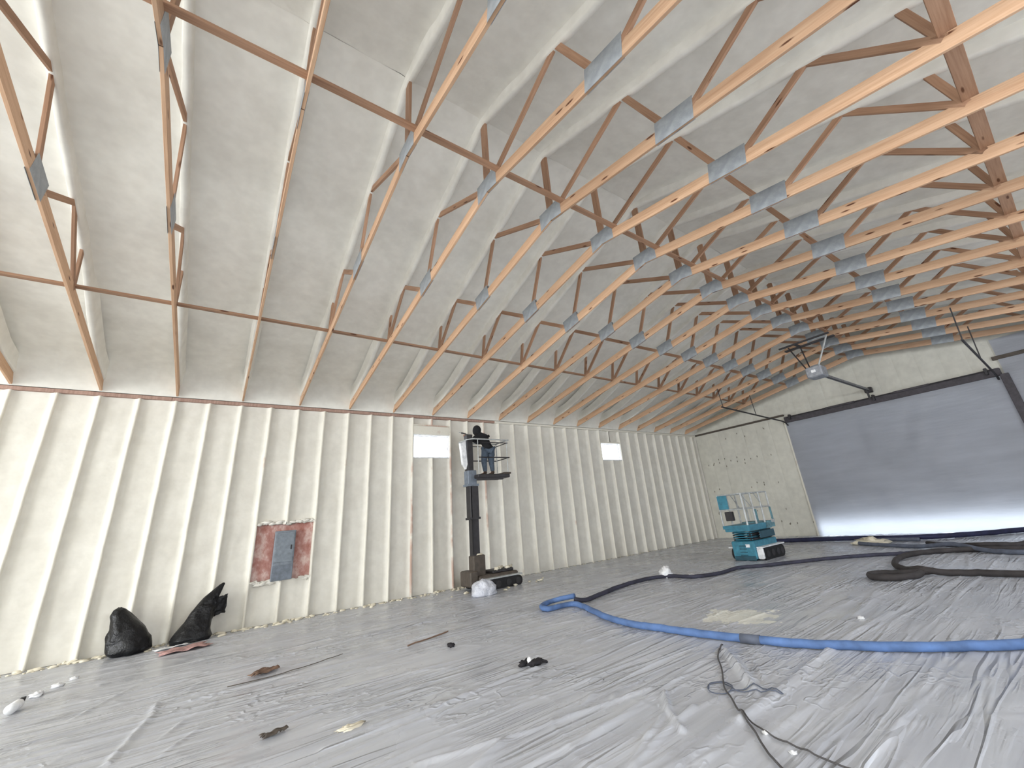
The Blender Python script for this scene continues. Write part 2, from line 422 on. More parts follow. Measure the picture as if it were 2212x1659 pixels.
# plates along the top of the wall: bare lumber first, foam coated further on
for x0, x1, m in ((-6.2, -1.3, PLATE_WOOD), (-1.3, 3.0, PLATE_WOOD), (3.0, 7.15, PLATE_WOOD), (7.15, 12.4, STUD), (12.4, E-.02, STUD)):
    MB().cbox((x0+.003, -.008, H-.075), (x1-.003, .16, H+.0), .005).build('top_plate', m, WL)
MB().cbox((7*ST+.025, -.004, 4.625), (9*ST-.025, .15, 4.663), .004).build('header_plate', STUD_BARE, WL)
MB().cbox((7*ST+.025, .002, 4.36), (9*ST-.025, .15, 4.623), .006).build('window_header', STUD, WL)
MB().cbox((20*ST+.025, .01, 4.345), (22*ST-.025, .15, 4.40), .006).build('window_header', STUD, WL)
for k, (x0, x1, z0, z1) in enumerate((W1, W2)):
    fr = MB(); x0 += .02; x1 -= .02
    for a, b in (((x0, .03, z0-.03), (x1, .20, z0)), ((x0, .03, z1), (x1, .20, z1+.025)), ((x0, .03, z0), (x0+.022, .20, z1)), ((x1-.022, .03, z0), (x1, .20, z1))): fr.box(a, b)
    wn = tag(fr.build('window_%d' % (k+1), WHITE), kind='structure')
    MB().box((x0+.022, .15, z0), (x1-.022, .156, z1)).build('pane', GLASS, wn)
    sf = MB(); a0, a1 = x0+.022, x1-.022
    for a, b in (((a0,.135,z0),(a1,.17,z0+.02)), ((a0,.135,z1-.02),(a1,.17,z1)), ((a0,.135,z0),(a0+.02,.17,z1)), ((a1-.02,.135,z0),(a1,.17,z1))): sf.box(a, b)
    sf.build('sash', WHITE, wn)
# bare board behind the electrical panel
MB().grid(14, 14, lambda a, b: (PB[0]+.02+(PB[1]-PB[0]-.04)*a, .10+.010*N3(a*3, b*3), PB[2]-.06+(PB[3]-PB[2]+.12)*b)).build('backing_board', BOARD, WL, True)

# ------------------------------------------------------------------ setting: other walls
def tri_top(y): return 7.95-.31*abs(y-YR)
wb = MB()
DY0, DY1, DZ = -4.42, -10.9, 4.6
wb.box((E, DY0, 0), (E+.1, .2, 5.0)); wb.box((E, YW-.1, 0), (E+.1, DY1, 5.0))
wb.box((E, DY1, DZ), (E+.1, DY0, 5.0))
wb.prism([(.2, 5.0), (YW-.1, 5.0), (YW-.1, 5.6), (YR, 8.1), (.2, 5.6)], 'x', E, E+.1)
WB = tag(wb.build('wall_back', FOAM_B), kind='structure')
def epanel(y0, y1, z0, top, k):
    def fn(a, b):
        y = y0+(y1-y0)*a; zt = top(y) if callable(top) else top; z = z0+(zt-z0)*b
        e = min(a, 1-a)*abs(y1-y0)
        return (E-.045+.010*math.exp(-(e/.03)**2)+.012*N3(y*2, z*1.2, k)+.005*N3(y*8, z*5, k), y, z)
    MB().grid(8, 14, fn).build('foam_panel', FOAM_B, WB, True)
y = 0.0; k = 0
while y > DY0+.02:
    y1 = max(y-.61, DY0); epanel(y, y1, 0, 4.88, k); y = y1; k += 1
y = 0.0
while y > YW+.02:
    y1 = max(y-.61, YW); epanel(y, y1, 4.96 if y > DY0 else 4.8, tri_top, k); y = y1; k += 1
# dark staple heads dotted over the end wall foam
st_ = MB()
for q in range(46):
    yy = -.35-.305*R.randint(0, 13)+R.uniform(-.03, .03); zz = R.choice((.5, 1.2, 2.2, 3.3, 3.45, 4.5))+R.uniform(-.12, .12)
    st_.box((E-.06, yy-.013, zz-.035), (E-.02, yy+.013, zz+.035))
tag(st_.build('dark_fastener', plain('fastener_mark', (128, 122, 110), .8), WB), kind='stuff')
MB().cbox((E-.12, DY0+.03, 4.88), (E-.02, -.02, 4.96), .008).build('girt', DARKB, WB)
MB().cbox((E-.12, YW+.05, 5.08), (E-.02, DY1, 5.2), .008).build('girt', DARKB, WB)
MB().cbox((E-.18, DY1-.06, 4.56), (E-.02, DY0+.02, 4.82), .015).build('door_header', BEAMD, WB)
for yy in (DY0+.0, DY1-.1): MB().cbox((E-(.22 if yy < -8 else .09), yy-(.10 if yy < -8 else 0), 0), (E-.02, yy+.1, 4.6), .01).build('door_jamb', BEAMD if yy < -8 else STUD, WB)
dr = MB()
for i in range(8):
    z0 = .48+i*.53; dr.cbox((E+.20, DY1-.3, z0), (E+.25, DY0+.3, z0+.535), .01)
tag(dr.build('door_1', GREYL), kind='structure')
# wall behind the camera: its openings are invented to go with the fill lamps
OPEN = [(.9, 5.1, .2, 4.1), (10.9, 15.1, .2, 4.1)]; ST0, ST1, SZ0, SZ1 = -9.0, 17.0, 4.2, 5.0
wr = MB(); xa = XF
for x0, x1, z0, z1 in OPEN:
    wr.box((xa, YW-.1, 0), (x0, YW, SZ0)); wr.box((x0, YW-.1, 0), (x1, YW, z0)); wr.box((x0, YW-.1, z1), (x1, YW, SZ0)); xa = x1
wr.box((xa, YW-.1, 0), (E+.1, YW, SZ0)).box((XF, YW-.1, SZ0), (ST0, YW, SZ1)).box((ST1, YW-.1, SZ0), (E+.1, YW, SZ1)).box((XF, YW-.1, SZ1), (E+.1, YW, 5.6))
tag(wr.build('wall_right', FOAM_W), kind='structure')
MILKY = curtain_mat('milky_pane', (225, 228, 230), .5)
for k, (x0, x1, z0, z1) in enumerate(OPEN+[(ST0, ST1, SZ0, SZ1)]):
    tag(MB().box((x0, YW-.06, z0), (x1, YW-.05, z1)).build('window_%d' % (k+3), MILKY), kind='structure')  # invented panes backing the fill lamps, numbered on from the real windows
# near end wall with its big doorway standing open
wf = MB().box((XF-.1, YW-.1, 0), (XF, -13.8, 5.6)).box((XF-.1, -1.8, 0), (XF, .2, 5.6))
wf.prism([(.2, 5.6), (-1.8, 5.6), (-13.8, 5.6), (YW-.1, 5.6), (YR, 8.1)], 'x', XF-.1, XF)
tag(wf.build('wall_front', FOAM_W), kind='structure')
tag(MB().box((XF-30, YW-20, -.25), (XF, 20, -.02)).build('ground', CONC), kind='structure')

# plastic over the big door and over the wall to its right
def curtain(y0, y1, z0, z1, x, amp, label, sag=0):
    def fn(a, b):
        y = y0+(y1-y0)*a; z = z0+(z1-z0)*b
        return (x-amp*(.5+.5*N3(y*.8, z*.6, 2))-amp*.4*N3(y*3, z*1.2, 7)-sag*math.sin(math.pi*b), y, z)
    o = MB().grid(70, 46, fn).build('plastic_curtain', CURTAIN, None, True); return tag(o, label, 'plastic sheet')
curtain(DY0+.02, DY1, .012, 4.62, E-.10, .06, 'large translucent plastic sheet hung over the overhead door in the end wall')
curtain(DY1-.12, YW+.1, .02, 5.75, E-.08, .03, 'grey plastic sheet on the end wall to the right of the overhead door')

# ------------------------------------------------------------------ setting: ceiling foam
cl = MB()
for sg in (1, -1):
    cl.grid(1, 1, lambda a, b, sg=sg: (XF-.1+(E+.3-XF)*a, YR+sg*8.0*b, 8.05-.31*8.0*b))
CL = tag(cl.build('ceiling', FOAM_C), kind='structure')
def rib_z(d):
    z = 7.61-.31*d
    if d > 4.7: z = z+( (6.26-.1686*d+.19) - z)*min(1, (d-4.7)/2.2)**1.3
    return z
def ceil_bay(x0, x1, sg):
    sd = x0*1.9+sg
    def fn(a, b):
        d = 7.76*b; x = x0+(x1-x0)*a; e = min(x-x0, x1-x)
        z = 7.61+.17-.31*d-.05*math.exp(-(e/.055)**2)+.026*N3(x*1.2+sd, d*.7, 3)+.012*N3(x*4, d*2.4, 5)
        q = max(0, d-7.2)/.56
        z = z+(H+.01-z)*(q**2.4)
        if d < .35: z -= .05*(1-d/.35)
        return (x, YR+sg*d, z)
    MB().grid(18, 44, fn).build('foam_panel', FOAM_C, CL, True)
for k in range(-5, 16):
    for sg in (1, -1): ceil_bay(k*S, min((k+1)*S, E-.01), sg)

# ------------------------------------------------------------------ roof trusses
def member(P0, P1, w, name, mat, parent, me=None, dx=0, t=.038):
    """lumber from P0 to P1 (d, z) in the truss plane; w = depth, axis through the middle"""
    a = Vector((dx, P0[0], P0[1])); b = Vector((dx, P1[0], P1[1])); L = (b-a).length
    dr_ = (b-a)/L; nrm = Vector((1,0,0)).cross(dr_)
    M = Matrix((dr_, Vector((1,0,0)), -nrm)).transposed().to_4x4(); M.translation = a
    me = MB().cbox((0, -t/2, -w/2), (L, t/2, w/2), .003).mesh(name, mat)
    return link(name, me, parent, M)
def low(d): return 6.26-.1686*abs(d)
def make_truss():
    t = empty('roof_truss', (0, YR, 0))
    cw = .184
    sec = [(-.085, .26), (-.058, .16), (-.048, .03), (-.030, .0), (.030, .0), (.048, .03), (.058, .16), (.085, .26)]
    for sg in (1, -1):
        c = member((sg*.02, low(0)+cw/2), (sg*7.74, low(7.74)+cw/2), cw, 'bottom_chord', WOOD, t)
    for sg in (1, -1):
        def fn(a, b, sg=sg):
            d = 7.70*b; px, pz = sec[round(a*7)]; hw = 1+.14*N3(d*1.1, sg*4, 1)+.08*N3(d*4, sg*4, 3)
            return (px*hw+.007*N3(d*2.2, a*3, 6), sg*d, rib_z(d)+pz+.014*N3(d*1.6, sg*3+a*2, 2)+.006*N3(d*7, a*4, 8))
        o = MB().grid(7, 60, fn).build('top_chord', FOAM_C, t, True); o['label'] = 'top chord buried in cream foam'
    yb = lambda d: low(d)+cw*.75
    for sg in (1, -1):
        for (d0, z0), (d1, z1), w in (((4.51, yb(4.51)), (4.36, rib_z(4.36)+.04), .089), ((4.51, yb(4.51)), (3.53, rib_z(3.53)+.05), .089),
                                      ((3.53, rib_z(3.53)+.05), (2.56, yb(2.5)), .089), ((2.27, yb(2.27)), (1.78, rib_z(1.78)+.05), .089),
                                      ((1.72, rib_z(1.72)+.05), (.16, yb(.16)+.03), .089)):
            o = member((sg*d0, z0), (sg*d1, z1), w, 'web', WOOD_D, t)
    member((0, yb(0)), (0, rib_z(0)+.05), .14, 'web', WOOD_D, t)
    for px in (-.0208, .0208):
        for d, wd, ht, z in ((2.33, .50, .30, low(2.33)+.14), (-2.36, .53, .31, low(2.36)+.15), (0, .53, .30, low(0)+.135)):
            sl = 0 if d == 0 else -math.copysign(math.atan(.1686), d)
            me = MB()
            if d == 0:
                me.prism([(-wd/2, -ht/2-.03), (0, -ht/2+.012), (wd/2, -ht/2-.03), (wd/2, ht/2-.01), (-wd/2, ht/2-.01)], 'x', -.0012, .0012)
            else: me.box((-.0012, -wd/2, -ht/2), (.0012, wd/2, ht/2))
            link('gusset_plate', me.mesh('gusset_plate', STEEL), t, Matrix.Translation((px, d, z)) @ Matrix.Rotation(sl, 4, 'X'))
    return t
def copy_tree(o, parent=None):
    c = o.copy(); COL.objects.link(c)
    if parent is not None: c.parent = parent; c.matrix_parent_inverse = o.matrix_parent_inverse.copy()
    for ch in o.children: copy_tree(ch, c)
    return c
ORD = ['first','second','third','fourth','fifth','sixth','seventh','eighth','ninth','tenth']
truss = make_truss()
for k in range(-3, 16):
    o = truss if k == -3 else copy_tree(truss)
    o.location = (k*S, YR, 0)
    if k <= 5:
        lb = ('scissor truss of pine lumber, %s from the left edge along the top plate' % ORD[k+3]) if k > -3 else 'scissor truss of pine lumber, leftmost along the top plate'
    else:
        lb = ('scissor truss of pine lumber, %s from the far end wall' % ORD[15-k]) if k < 15 else 'scissor truss of pine lumber nearest to the far end wall'
    tag(o, lb, 'truss', 'scissor roof trusses', 'thing')
# long braces lying across the bottom chords
def brace(d, z, x0, x1, label, hw=.045):
    L = x1-x0; me = MB().cbox((0, -hw, 0), (L, hw, .038), .003).mesh('lateral_brace', WOOD_D)
    q = link('lateral_brace', me); q.location = (x0, YR+d, z); tag(q, label, 'brace', 'braces across the trusses', 'thing')
    return q
brace(4.51, low(4.51)+.185, -4.9, 18.6, 'long lumber brace across the bottom chords, the one closest to the window wall')
brace(-.32, low(.32)+.187, -2.6, 18.6, 'long lumber brace across the bottom chords just past the ridge kink')
brace(-4.55, low(4.55)+.187, 1.0, 18.6, 'long lumber brace across the chords, last one at the top right', .07)

# ------------------------------------------------------------------ electrical panel
lip = MB()
for q in range(34):
    lx = PB[0]+.04+(PB[1]-PB[0]-.08)*R.random(); top = q % 2
    lip.blob((lx, .045, (PB[3]+.03 if top else PB[2]-.02)+R.uniform(-.03, .03)), R.uniform(.05, .11), .04, R.uniform(.02, .045), .4, 2.5, q, 9, 6)
tag(lip.build('torn_foam_edge', FOAM_W, WL, True), kind='stuff')
t = empty('electrical_panel', (1.22, .07, .87), 'grey electrical panel box mounted on bare reddish board between studs', 'electrical panel')
MB().cbox((-.21, -.10, -.02), (.21, .02, 1.04), .01).build('enclosure', GREY, t)
MB().cbox((-.185, -.112, .36), (.185, -.10, 1.0), .005).build('door', GREY, t)
MB().cbox((-.205, -.108, .0), (.205, -.10, .30), .004).build('lower_cover', plain('grey_cover', (106, 114, 124), .55), t)
MB().prism([(.16*math.cos(a*math.pi/12), .30+.06*math.sin(a*math.pi/12)) for a in range(13)], 'y', -.108, -.10).build('arched_flange', GREY, t)
MB().cbox((.12, -.122, .62), (.15, -.112, .72), .003).build('latch', DARKM, t)

# ------------------------------------------------------------------ bags by the wall
def bag(name, prof, label, seed):
    """rings (z, cx, cy, rx, ry)"""
    mb = MB(); nu = 28; n0 = 0
    P = [(a, *[v for v in b]) for a, *b in prof]
    Z = []
    for i in range(len(P)-1):
        for k in range(5):
            t_ = k/5; Z.append(tuple(P[i][j]+(P[i+1][j]-P[i][j])*t_ for j in range(5)))
    Z.append(P[-1])
    for (z, cx, cy, rx, ry) in Z:
        for i in range(nu):
            th = 2*math.pi*i/nu
            kf = 1+.16*N3(math.cos(th)*2+seed, math.sin(th)*2, z*3)+.10*N3(math.cos(th)*5+seed, math.sin(th)*5, z*8)
            mb.v.append((cx+rx*kf*math.cos(th), cy+ry*kf*math.sin(th), max(.015, z+.02*N3(th*2, seed, z*4))))
    m = len(Z)
    for j in range(m-1):
        for i in range(nu): mb.f.append((j*nu+i, j*nu+(i+1) % nu, (j+1)*nu+(i+1) % nu, (j+1)*nu+i))
    mb.f.append(tuple(range(nu-1,-1,-1))); mb.f.append(tuple((m-1)*nu+i for i in range(nu)))
    o = mb.build(name, BAG, None, True); return tag(o, label, 'bag')
bag('trash_bag', [(.02,-1.10,-.40,.24,.22),(.08,-1.10,-.40,.31,.27),(.25,-1.13,-.38,.30,.25),(.42,-1.20,-.36,.25,.22),(.56,-1.27,-.34,.19,.18),(.68,-1.33,-.32,.14,.13),(.76,-1.36,-.31,.08,.08),(.79,-1.37,-.31,.02,.02)],
    'rounded black trash bag slumped on the floor, the left one of two', 1)
bag('trash_bag', [(.02,-.24,-.36,.30,.20),(.08,-.24,-.36,.33,.22),(.2,-.22,-.34,.28,.19),(.34,-.17,-.30,.22,.15),(.46,-.13,-.27,.20,.12),(.6,-.08,-.24,.17,.10),(.74,-.01,-.2,.13,.08),(.86,.08,-.16,.08,.05),(.94,.14,-.14,.045,.03),(.97,.16,-.14,.01,.01)],
    'tall pointed black plastic bag leaning on the wall studs', 5)
fp = MB().grid(10, 10, lambda a, b: (.02+.24*a+.03*N3(a*4, b*4), -.30+.10*a+.05*N3(a*3, b*5, 2), .36+.34*b+.06*a+.03*N3(a*5, b*3, 3)))
o = fp.build('bag_flap', BAG, bpy.data.objects['trash_bag.001'], True)

# ------------------------------------------------------------------ mast lift with worker
T = empty('mast_lift', (6.0, -1.0, 0), 'tall dark vertical mast lift with raised caged platform beside the first window', 'lift')
def tp(mb, name, mat, parent=None, smooth=False): return mb.build(name, mat, parent or T, smooth)
tp(MB().cbox((-.42, -.36, .14), (.80, .36, .36), .03), 'chassis', DARKB)
tp(MB().cbox((-.66, -.30, .12), (-.42, .30, .50), .03), 'battery_box', DARKB)
tp(MB().cbox((.05, -.25, .36), (.72, .25, .44), .02), 'cover_plate', DARKM)
def track(L, Hh, wd):
    q = []; rr = Hh/2
    for i in range(9): a = math.pi/2+math.pi*i/8; q.append((-L/2+rr+rr*math.cos(a), rr+rr*math.sin(a)))
    for i in range(9): a = -math.pi/2+math.pi*i/8; q.append((L/2-rr+rr*math.cos(a), rr+rr*math.sin(a)))
    return q
for yy in (-.50, .38):
    tr = tp(MB().prism([(p[0]+.2, p[1]) for p in track(1.25, .26, .1)], 'y', yy, yy+.12), 'track', BLACK)
    tp(MB().box((-.40, yy-.02, .265), (.82, yy+.14, .295)), 'track_guard', GREYL, T)
    for wx in (-.26, .06, .38, .68):
        me = MB(); me.prism([(wx+.08*math.cos(i*math.pi/8), .13+.08*math.sin(i*math.pi/8)) for i in range(16)], 'y', yy-.008, yy)
        me.build('roller', DARKM, tr)
tp(MB().cbox((-.46, -.14, .30), (-.10, .16, .86), .02), 'mast_base', DARKB)
tp(MB().blob((-.26, 0, .87), .14, .12, .05, .4, 3, 3, 12, 6), 'foam_lump', FOAM_D, smooth=True)
tp(MB().cbox((-.45, -.10, .84), (-.23, .10, 1.84), .012), 'mast_section', DARKM)
tp(MB().cbox((-.49, -.13, 1.80), (-.22, .13, 2.72), .012).box((-.52, -.14, 1.78), (-.19, .14, 1.84)), 'mast_section', DARKM)
tp(MB().cbox((-.53, -.13, 2.70), (-.26, .13, 3.12), .012).box((-.56, -.15, 2.68), (-.21, .15, 2.74)), 'mast_section', MASTB)
tp(MB().cbox((-.52, -.10, 3.10), (-.33, .10, 4.17), .012), 'mast_section', DARKM)
tp(MB().box((-.46, -.13, .9), (-.44, -.10, 2.7)), 'lift_chain', BLACK)
tp(MB().prism([(-.73, 3.93), (-.56, 3.98), (-.52, 3.3), (-.56, 3.16), (-.66, 3.3)], 'y', -.09, .02), 'white_cover', WHITE)
# platform
PZ = 2.98
tp(MB().cbox((-.34, -.36, PZ-.10), (.74, .36, PZ), .015).box((-.34, -.34, PZ-.16), (.5, -.28, PZ-.1)), 'platform', DARKM)
tp(MB().box((.55, -.36, PZ), (.78, .36, PZ+.05)), 'toe_board', DARKB)
def loop(z, x0, x1, rad=.019): return smoothpath([(x0, -.34, z), (x1-.06, -.34, z), (x1, -.28, z), (x1, .28, z), (x1-.06, .34, z), (x0, .34, z)], .1)
tp(MB().tube([(-.80, -.12, 3.90), (-.62, -.28, 3.97)]+loop(3.99, -.45, .72), .02), 'top_rail', GREYL)
tp(MB().tube(loop(3.46, -.30, .73), .015), 'mid_rail', DARKM)
tp(MB().tube(loop(3.90, -.30, .70), .012), 'grab_rail', DARKM)
for px, py in ((.72, -.3), (.72, .3), (-.3, -.34), (-.3, .34)): tp(MB().tube([(px, py, PZ), (px, py, 3.99)], .013), 'post', GREYL)
tp(MB().cbox((.5, .30, 3.62), (.66, .36, 3.86), .01), 'control_box', DARKM)
for q in range(5):
    tp(MB().blob((.2+.12*q, -.2+.1*(q % 3), .46), .08, .06, .04, .5, 3, q, 10, 6), 'foam_lump', FOAM_D, smooth=True)

def skin(name, joints, edges, mat, parent, levels=2):
    names = list(joints); me = bpy.data.meshes.new(name)
    me.from_pydata([joints[n][0] for n in names], [(names.index(a), names.index(b)) for a, b in edges], []); me.materials.append(mat)
    o = bpy.data.objects.new(name, me); COL.objects.link(o); o.parent = parent
    md = o.modifiers.new('skin', 'SKIN'); md.use_smooth_shade = True
    sv = me.skin_vertices[0].data
    for i, n in enumerate(names):
        rr = joints[n][1]; sv[i].radius = rr if isinstance(rr, tuple) else (rr, rr); sv[i].use_root = (i == 0)
    if levels:
        sb = o.modifiers.new('sub', 'SUBSURF'); sb.levels = sb.render_levels = levels
    return o
# worker: stands on the platform, back to the camera, leaning left with the spray gun
P = empty('person', (6.27, -.95, PZ), 'person in black hooded top and blue jeans standing on the raised lift platform, leaning left', 'person')
J = {'hip': ((0,0,.83), (.165,.13)), 'waist': ((-.02,.01,.97), (.16,.125)), 'chest': ((-.11,.05,1.12), (.19,.145)), 'neckb': ((-.20,.09,1.24), (.12,.10)), 'neck': ((-.25,.11,1.29), .062), 'head': ((-.29,.13,1.34), .07),
     'hem': ((.005,0,.74), (.155,.125)),
     'hl': ((-.08,.03,.77), .12), 'kl': ((-.13,.06,.45), .085), 'al': ((-.12,.02,.10), .055), 'tl': ((-.17,.12,.05), .042),
     'hr': ((.08,-.03,.77), .12), 'kr': ((.10,.02,.45), .085), 'ar': ((.11,-.03,.10), .055), 'tr': ((.08,.08,.05), .042),
     'sl': ((-.29,.14,1.19), .085), 'el': ((-.42,.27,1.08), .058), 'wl': ((-.50,.36,1.25), .036),
     'sr': ((-.05,.03,1.18), .085), 'er': ((-.22,.24,1.02), .058), 'wr': ((-.42,.36,1.19), .036)}
ED = [('hip','waist'),('waist','chest'),('chest','neckb'),('neckb','neck'),('neck','head'),('hip','hl'),('hl','kl'),('kl','al'),('al','tl'),('hip','hr'),('hr','kr'),('kr','ar'),('ar','tr'),('neckb','sl'),('sl','el'),('el','wl'),('neckb','sr'),('sr','er'),('er','wr')]
skin('body', {k:  (v[0], tuple(x*.86 for x in v[1]) if isinstance(v[1], tuple) else v[1]*.86) for k, v in J.items() if k != 'hem'}, ED, SKIN, P)
skin('hooded_top', {k: (J[k][0], tuple(x*1.16 for x in J[k][1]) if isinstance(J[k][1], tuple) else J[k][1]*1.2) for k in ('waist','hip','hem','chest','neckb','neck','sl','el','wl','sr','er','wr')},
     [('waist','hip'),('hip','hem'),('waist','chest'),('chest','neckb'),('neckb','neck'),('neckb','sl'),('sl','el'),('el','wl'),('neckb','sr'),('sr','er'),('er','wr')], HOODIE, P)
skin('jeans', {k: (J[k][0], tuple(x*1.04 for x in J[k][1]) if isinstance(J[k][1], tuple) else J[k][1]*1.14) for k in ('hip','hl','kl','al','hr','kr','ar')},
     [('hip','hl'),('hl','kl'),('kl','al'),('hip','hr'),('hr','kr'),('kr','ar')], JEANS, P)
fd = Vector((-.72, .62, .1)).normalized(); sd = Vector((0,0,1)).cross(fd).normalized(); ud = fd.cross(sd)
HM = Matrix((fd, sd, ud)).transposed().to_4x4(); HM.translation = Vector((-.315, .14, 1.39))
def headmesh():
    mb = MB(); nu, nv = 24, 16
    for j in range(nv+1):
        ph = math.pi*j/nv
        for i in range(nu):
            th = 2*math.pi*i/nu; d = Vector((math.sin(ph)*math.cos(th), math.sin(ph)*math.sin(th), math.cos(ph)))
            x, y, z = d.x*.095, d.y*.075, d.z*.12
            if z < 0: x *= 1-.15*abs(z)/.12; y *= 1-.30*abs(z)/.12
            if d.x > .7:
                if abs(d.y) < .22 and -.35 < d.z < .1: x += .020*(1-abs(d.y)/.22)*(1-abs(d.z+.12)/.25 if abs(d.z+.12) < .25 else 0)
                if .15 < abs(d.y) < .5 and -.02 < d.z < .2: x -= .008
                if abs(d.y) < .25 and -.62 < d.z < -.45: x -= .004
            mb.v.append((x, y, z))
    for j in range(nv):
        for i in range(nu): a = j*nu+i; b = j*nu+(i+1) % nu; mb.f.append((a, a+nu, b+nu, b))
    return mb
hd = headmesh().build('head', SKIN, P, True); hd.matrix_local = HM
for s_ in (-1, 1):
    MB().blob((.080, s_*.030, .006), .011, .013, .010, 0, 1, 0, 10, 8).build('eye', WHITE, hd, True)
    MB().blob((-.005, s_*.073, -.005), .022, .010, .034, 0, 1, 0, 10, 8).build('ear', SKIN, hd, True)
MB().blob((.088, 0, -.062), .010, .026, .007, 0, 1, 0, 10, 6).build('mouth', plain('lips', (150, 92, 84), .6), hd, True)
hair = MB().grid(20, 12, lambda a, b: (lambda th, ph: (-.012+.104*math.sin(ph)*math.cos(th), .084*math.sin(ph)*math.sin(th), .006+.128*math.cos(ph)))(.9+(2*math.pi-1.8)*a, 1.7*b)).build('hair', HAIR, hd, True)
hood = MB().grid(24, 14, lambda a, b: (lambda th, ph: (-.022+.125*math.sin(ph)*math.cos(th), .108*math.sin(ph)*math.sin(th)*(1+.25*max(0, b-.7)), .0+.150*math.cos(ph)-.05*max(0, b-.6)))(.62+(2*math.pi-1.24)*a, 2.35*b)).build('hood', HOODIE, hd, True)
sm = hood.modifiers.new('solid', 'SOLIDIFY'); sm.thickness = .012
for s_, an, tn in (('l', 'al', 'tl'), ('r', 'ar', 'tr')):
    a = Vector(J[an][0]); b = Vector(J[tn][0]); b2 = a+(b-a).normalized()*.2; b2.z = .045
    skin('boot', {'a': ((a.x, a.y, .16), .062), 'h': ((a.x, a.y-.01, .055), .055), 'm': (((a.x+b2.x)/2, (a.y+b2.y)/2, .05), (.052, .045)), 't': ((b2.x, b2.y, .04), (.045, .036))}, [('a','h'),('h','m'),('m','t')], SHOE, P)
def hand(wrist, d, upv, side, parent):
    d = Vector(d).normalized(); up = (Vector(upv)-Vector(upv).dot(d)*d).normalized(); s = d.cross(up)*side; w_ = Vector(wrist)
    j = {'w': (w_, .026), 'p': (w_+d*.05, (.042, .020))}; e = [('w','p')]
    for i, ln in enumerate((.075, .085, .08, .062)):
        o_ = s*(-.030+.020*i); k0 = w_+d*.085+o_; k1 = k0+d*ln*.35-up*.012; k2 = k1-up*ln*.38+d*.006; k3 = k2-d*ln*.28-up*.004
        for q, (pt, rr) in enumerate(((k0,.0105),(k1,.0095),(k2,.009),(k3,.008))): j['f%d%d' % (i,q)] = (pt, rr)
        e += [('p','f%d0' % i)]+[('f%d%d' % (i,q),'f%d%d' % (i,q+1)) for q in range(3)]
    t0 = w_+d*.035-s*.036; t1 = t0+d*.03-s*.016-up*.02; t2 = t1+d*.028-up*.014+s*.012
    for q, (pt, rr) in enumerate(((t0,.013),(t1,.011),(t2,.009))): j['t%d' % q] = (pt, rr)
    e += [('p','t0'),('t0','t1'),('t1','t2')]
    return skin('hand', j, e, SKIN, parent, 1)
hand(J['wl'][0], (-.7,.5,.4), (0,.3,1), 1, P)
hand(J['wr'][0], (-.6,.5,.6), (0,.3,1), -1, P)
G = empty('spray_gun', (5.71, -.56, 4.30), 'small foam spray gun held out to the wall by the worker', 'spray gun')
MB().tube([(.02, -.01, -.0), (-.10, .06, .045)], .022).build('gun_body', DARKM, G)
MB().tube([(-.10, .06, .045), (-.17, .10, .07)], [.012, .007]).build('nozzle', STEEL, G)
MB().tube([(0, 0, .0), (.02, -.02, -.11)], .015).build('handle', BLACK, G)
MB().tube(smoothpath([(.02, -.01, 0), (.10, -.08, -.08), (.22, -.02, -.35), (.30, .25, -.8), (.28, .30, -1.28)], .06), .013).build('hose', DARKM, G)
t = MB().blob((5.36, -1.92, .09), .30, .30, .27, .16, 2.4, 4, 28, 18, .012).build('plastic_clump', CLEAR, None, True)
tag(t, 'pale crumpled clear plastic bundle on the floor in front of the mast lift', 'plastic bundle')

# ------------------------------------------------------------------ teal scissor lift
T2 = empty('scissor_lift', (12.6, -5.15, 0), 'teal scissor lift with lowered railed platform on rubber tracks near the end wall', 'lift')
def q2(mb, name, mat, parent=None, smooth=False): return mb.build(name, mat, parent or T2, smooth)
q2(MB().cbox((-.68, -.33, .05), (.68, .33, .52), .02), 'chassis', TEAL)
q2(MB().cbox((-.70, -.30, .02), (-.66, .30, .14), .01), 'bumper', TEALD)
q2(MB().box((-.685, -.20, .36), (-.679, -.08, .44)), 'decal', WHITE)
for yy in (-.47, .33):
    tr = q2(MB().prism([(p[0]+.10, p[1]+.005) for p in track(1.25, .32, .1)], 'y', yy, yy+.14), 'track', BLACK)
    q2(MB().cbox((-.60, yy-.03, .33), (.74, yy+.16, .36), .005), 'track_guard', WHITE)
    if yy < 0: q2(MB().cbox((-.62, yy-.02, .05), (-.53, yy+.15, .33), .02), 'guard_end', WHITE)
    for wx in (-.3, .0, .3, .55):
        MB().prism([(wx+.09*math.cos(i*math.pi/8), .165+.09*math.sin(i*math.pi/8)) for i in range(16)], 'y', yy-.01, yy).build('roller', DARKM, tr)
for k in range(4):
    z = .53+.062*k
    for yy in (-.26, .22):
        q2(MB().cbox((-.62, yy, z), (.62, yy+.04, z+.045), .004), 'scissor_arm', TEALD if k % 2 else DARKM)
    q2(MB().tube([(-.58, -.28, z+.022), (-.58, .28, z+.022)], .018), 'pivot_bar', TEAL)
    q2(MB().tube([(.58, -.28, z+.022), (.58, .28, z+.022)], .018), 'pivot_bar', DARKM)
q2(MB().cbox((-.28, -.37, .56), (.60, -.345, .75), .01), 'stack_cover', TEALD)
q2(MB().cbox((-.15, -.1, .5), (.2, .1, .72), .02), 'hydraulic_unit', DARKM)
q2(MB().cbox((-.80, -.36, .78), (.55, .36, .88), .012), 'platform_deck', TEAL)
q2(MB().box((-.84, -.38, .86), (.3, .38, .95)), 'platform_tray', TEAL)
q2(MB().box((.2, -.385, .80), (.72, .385, .98)), 'deck_extension', TEALG)
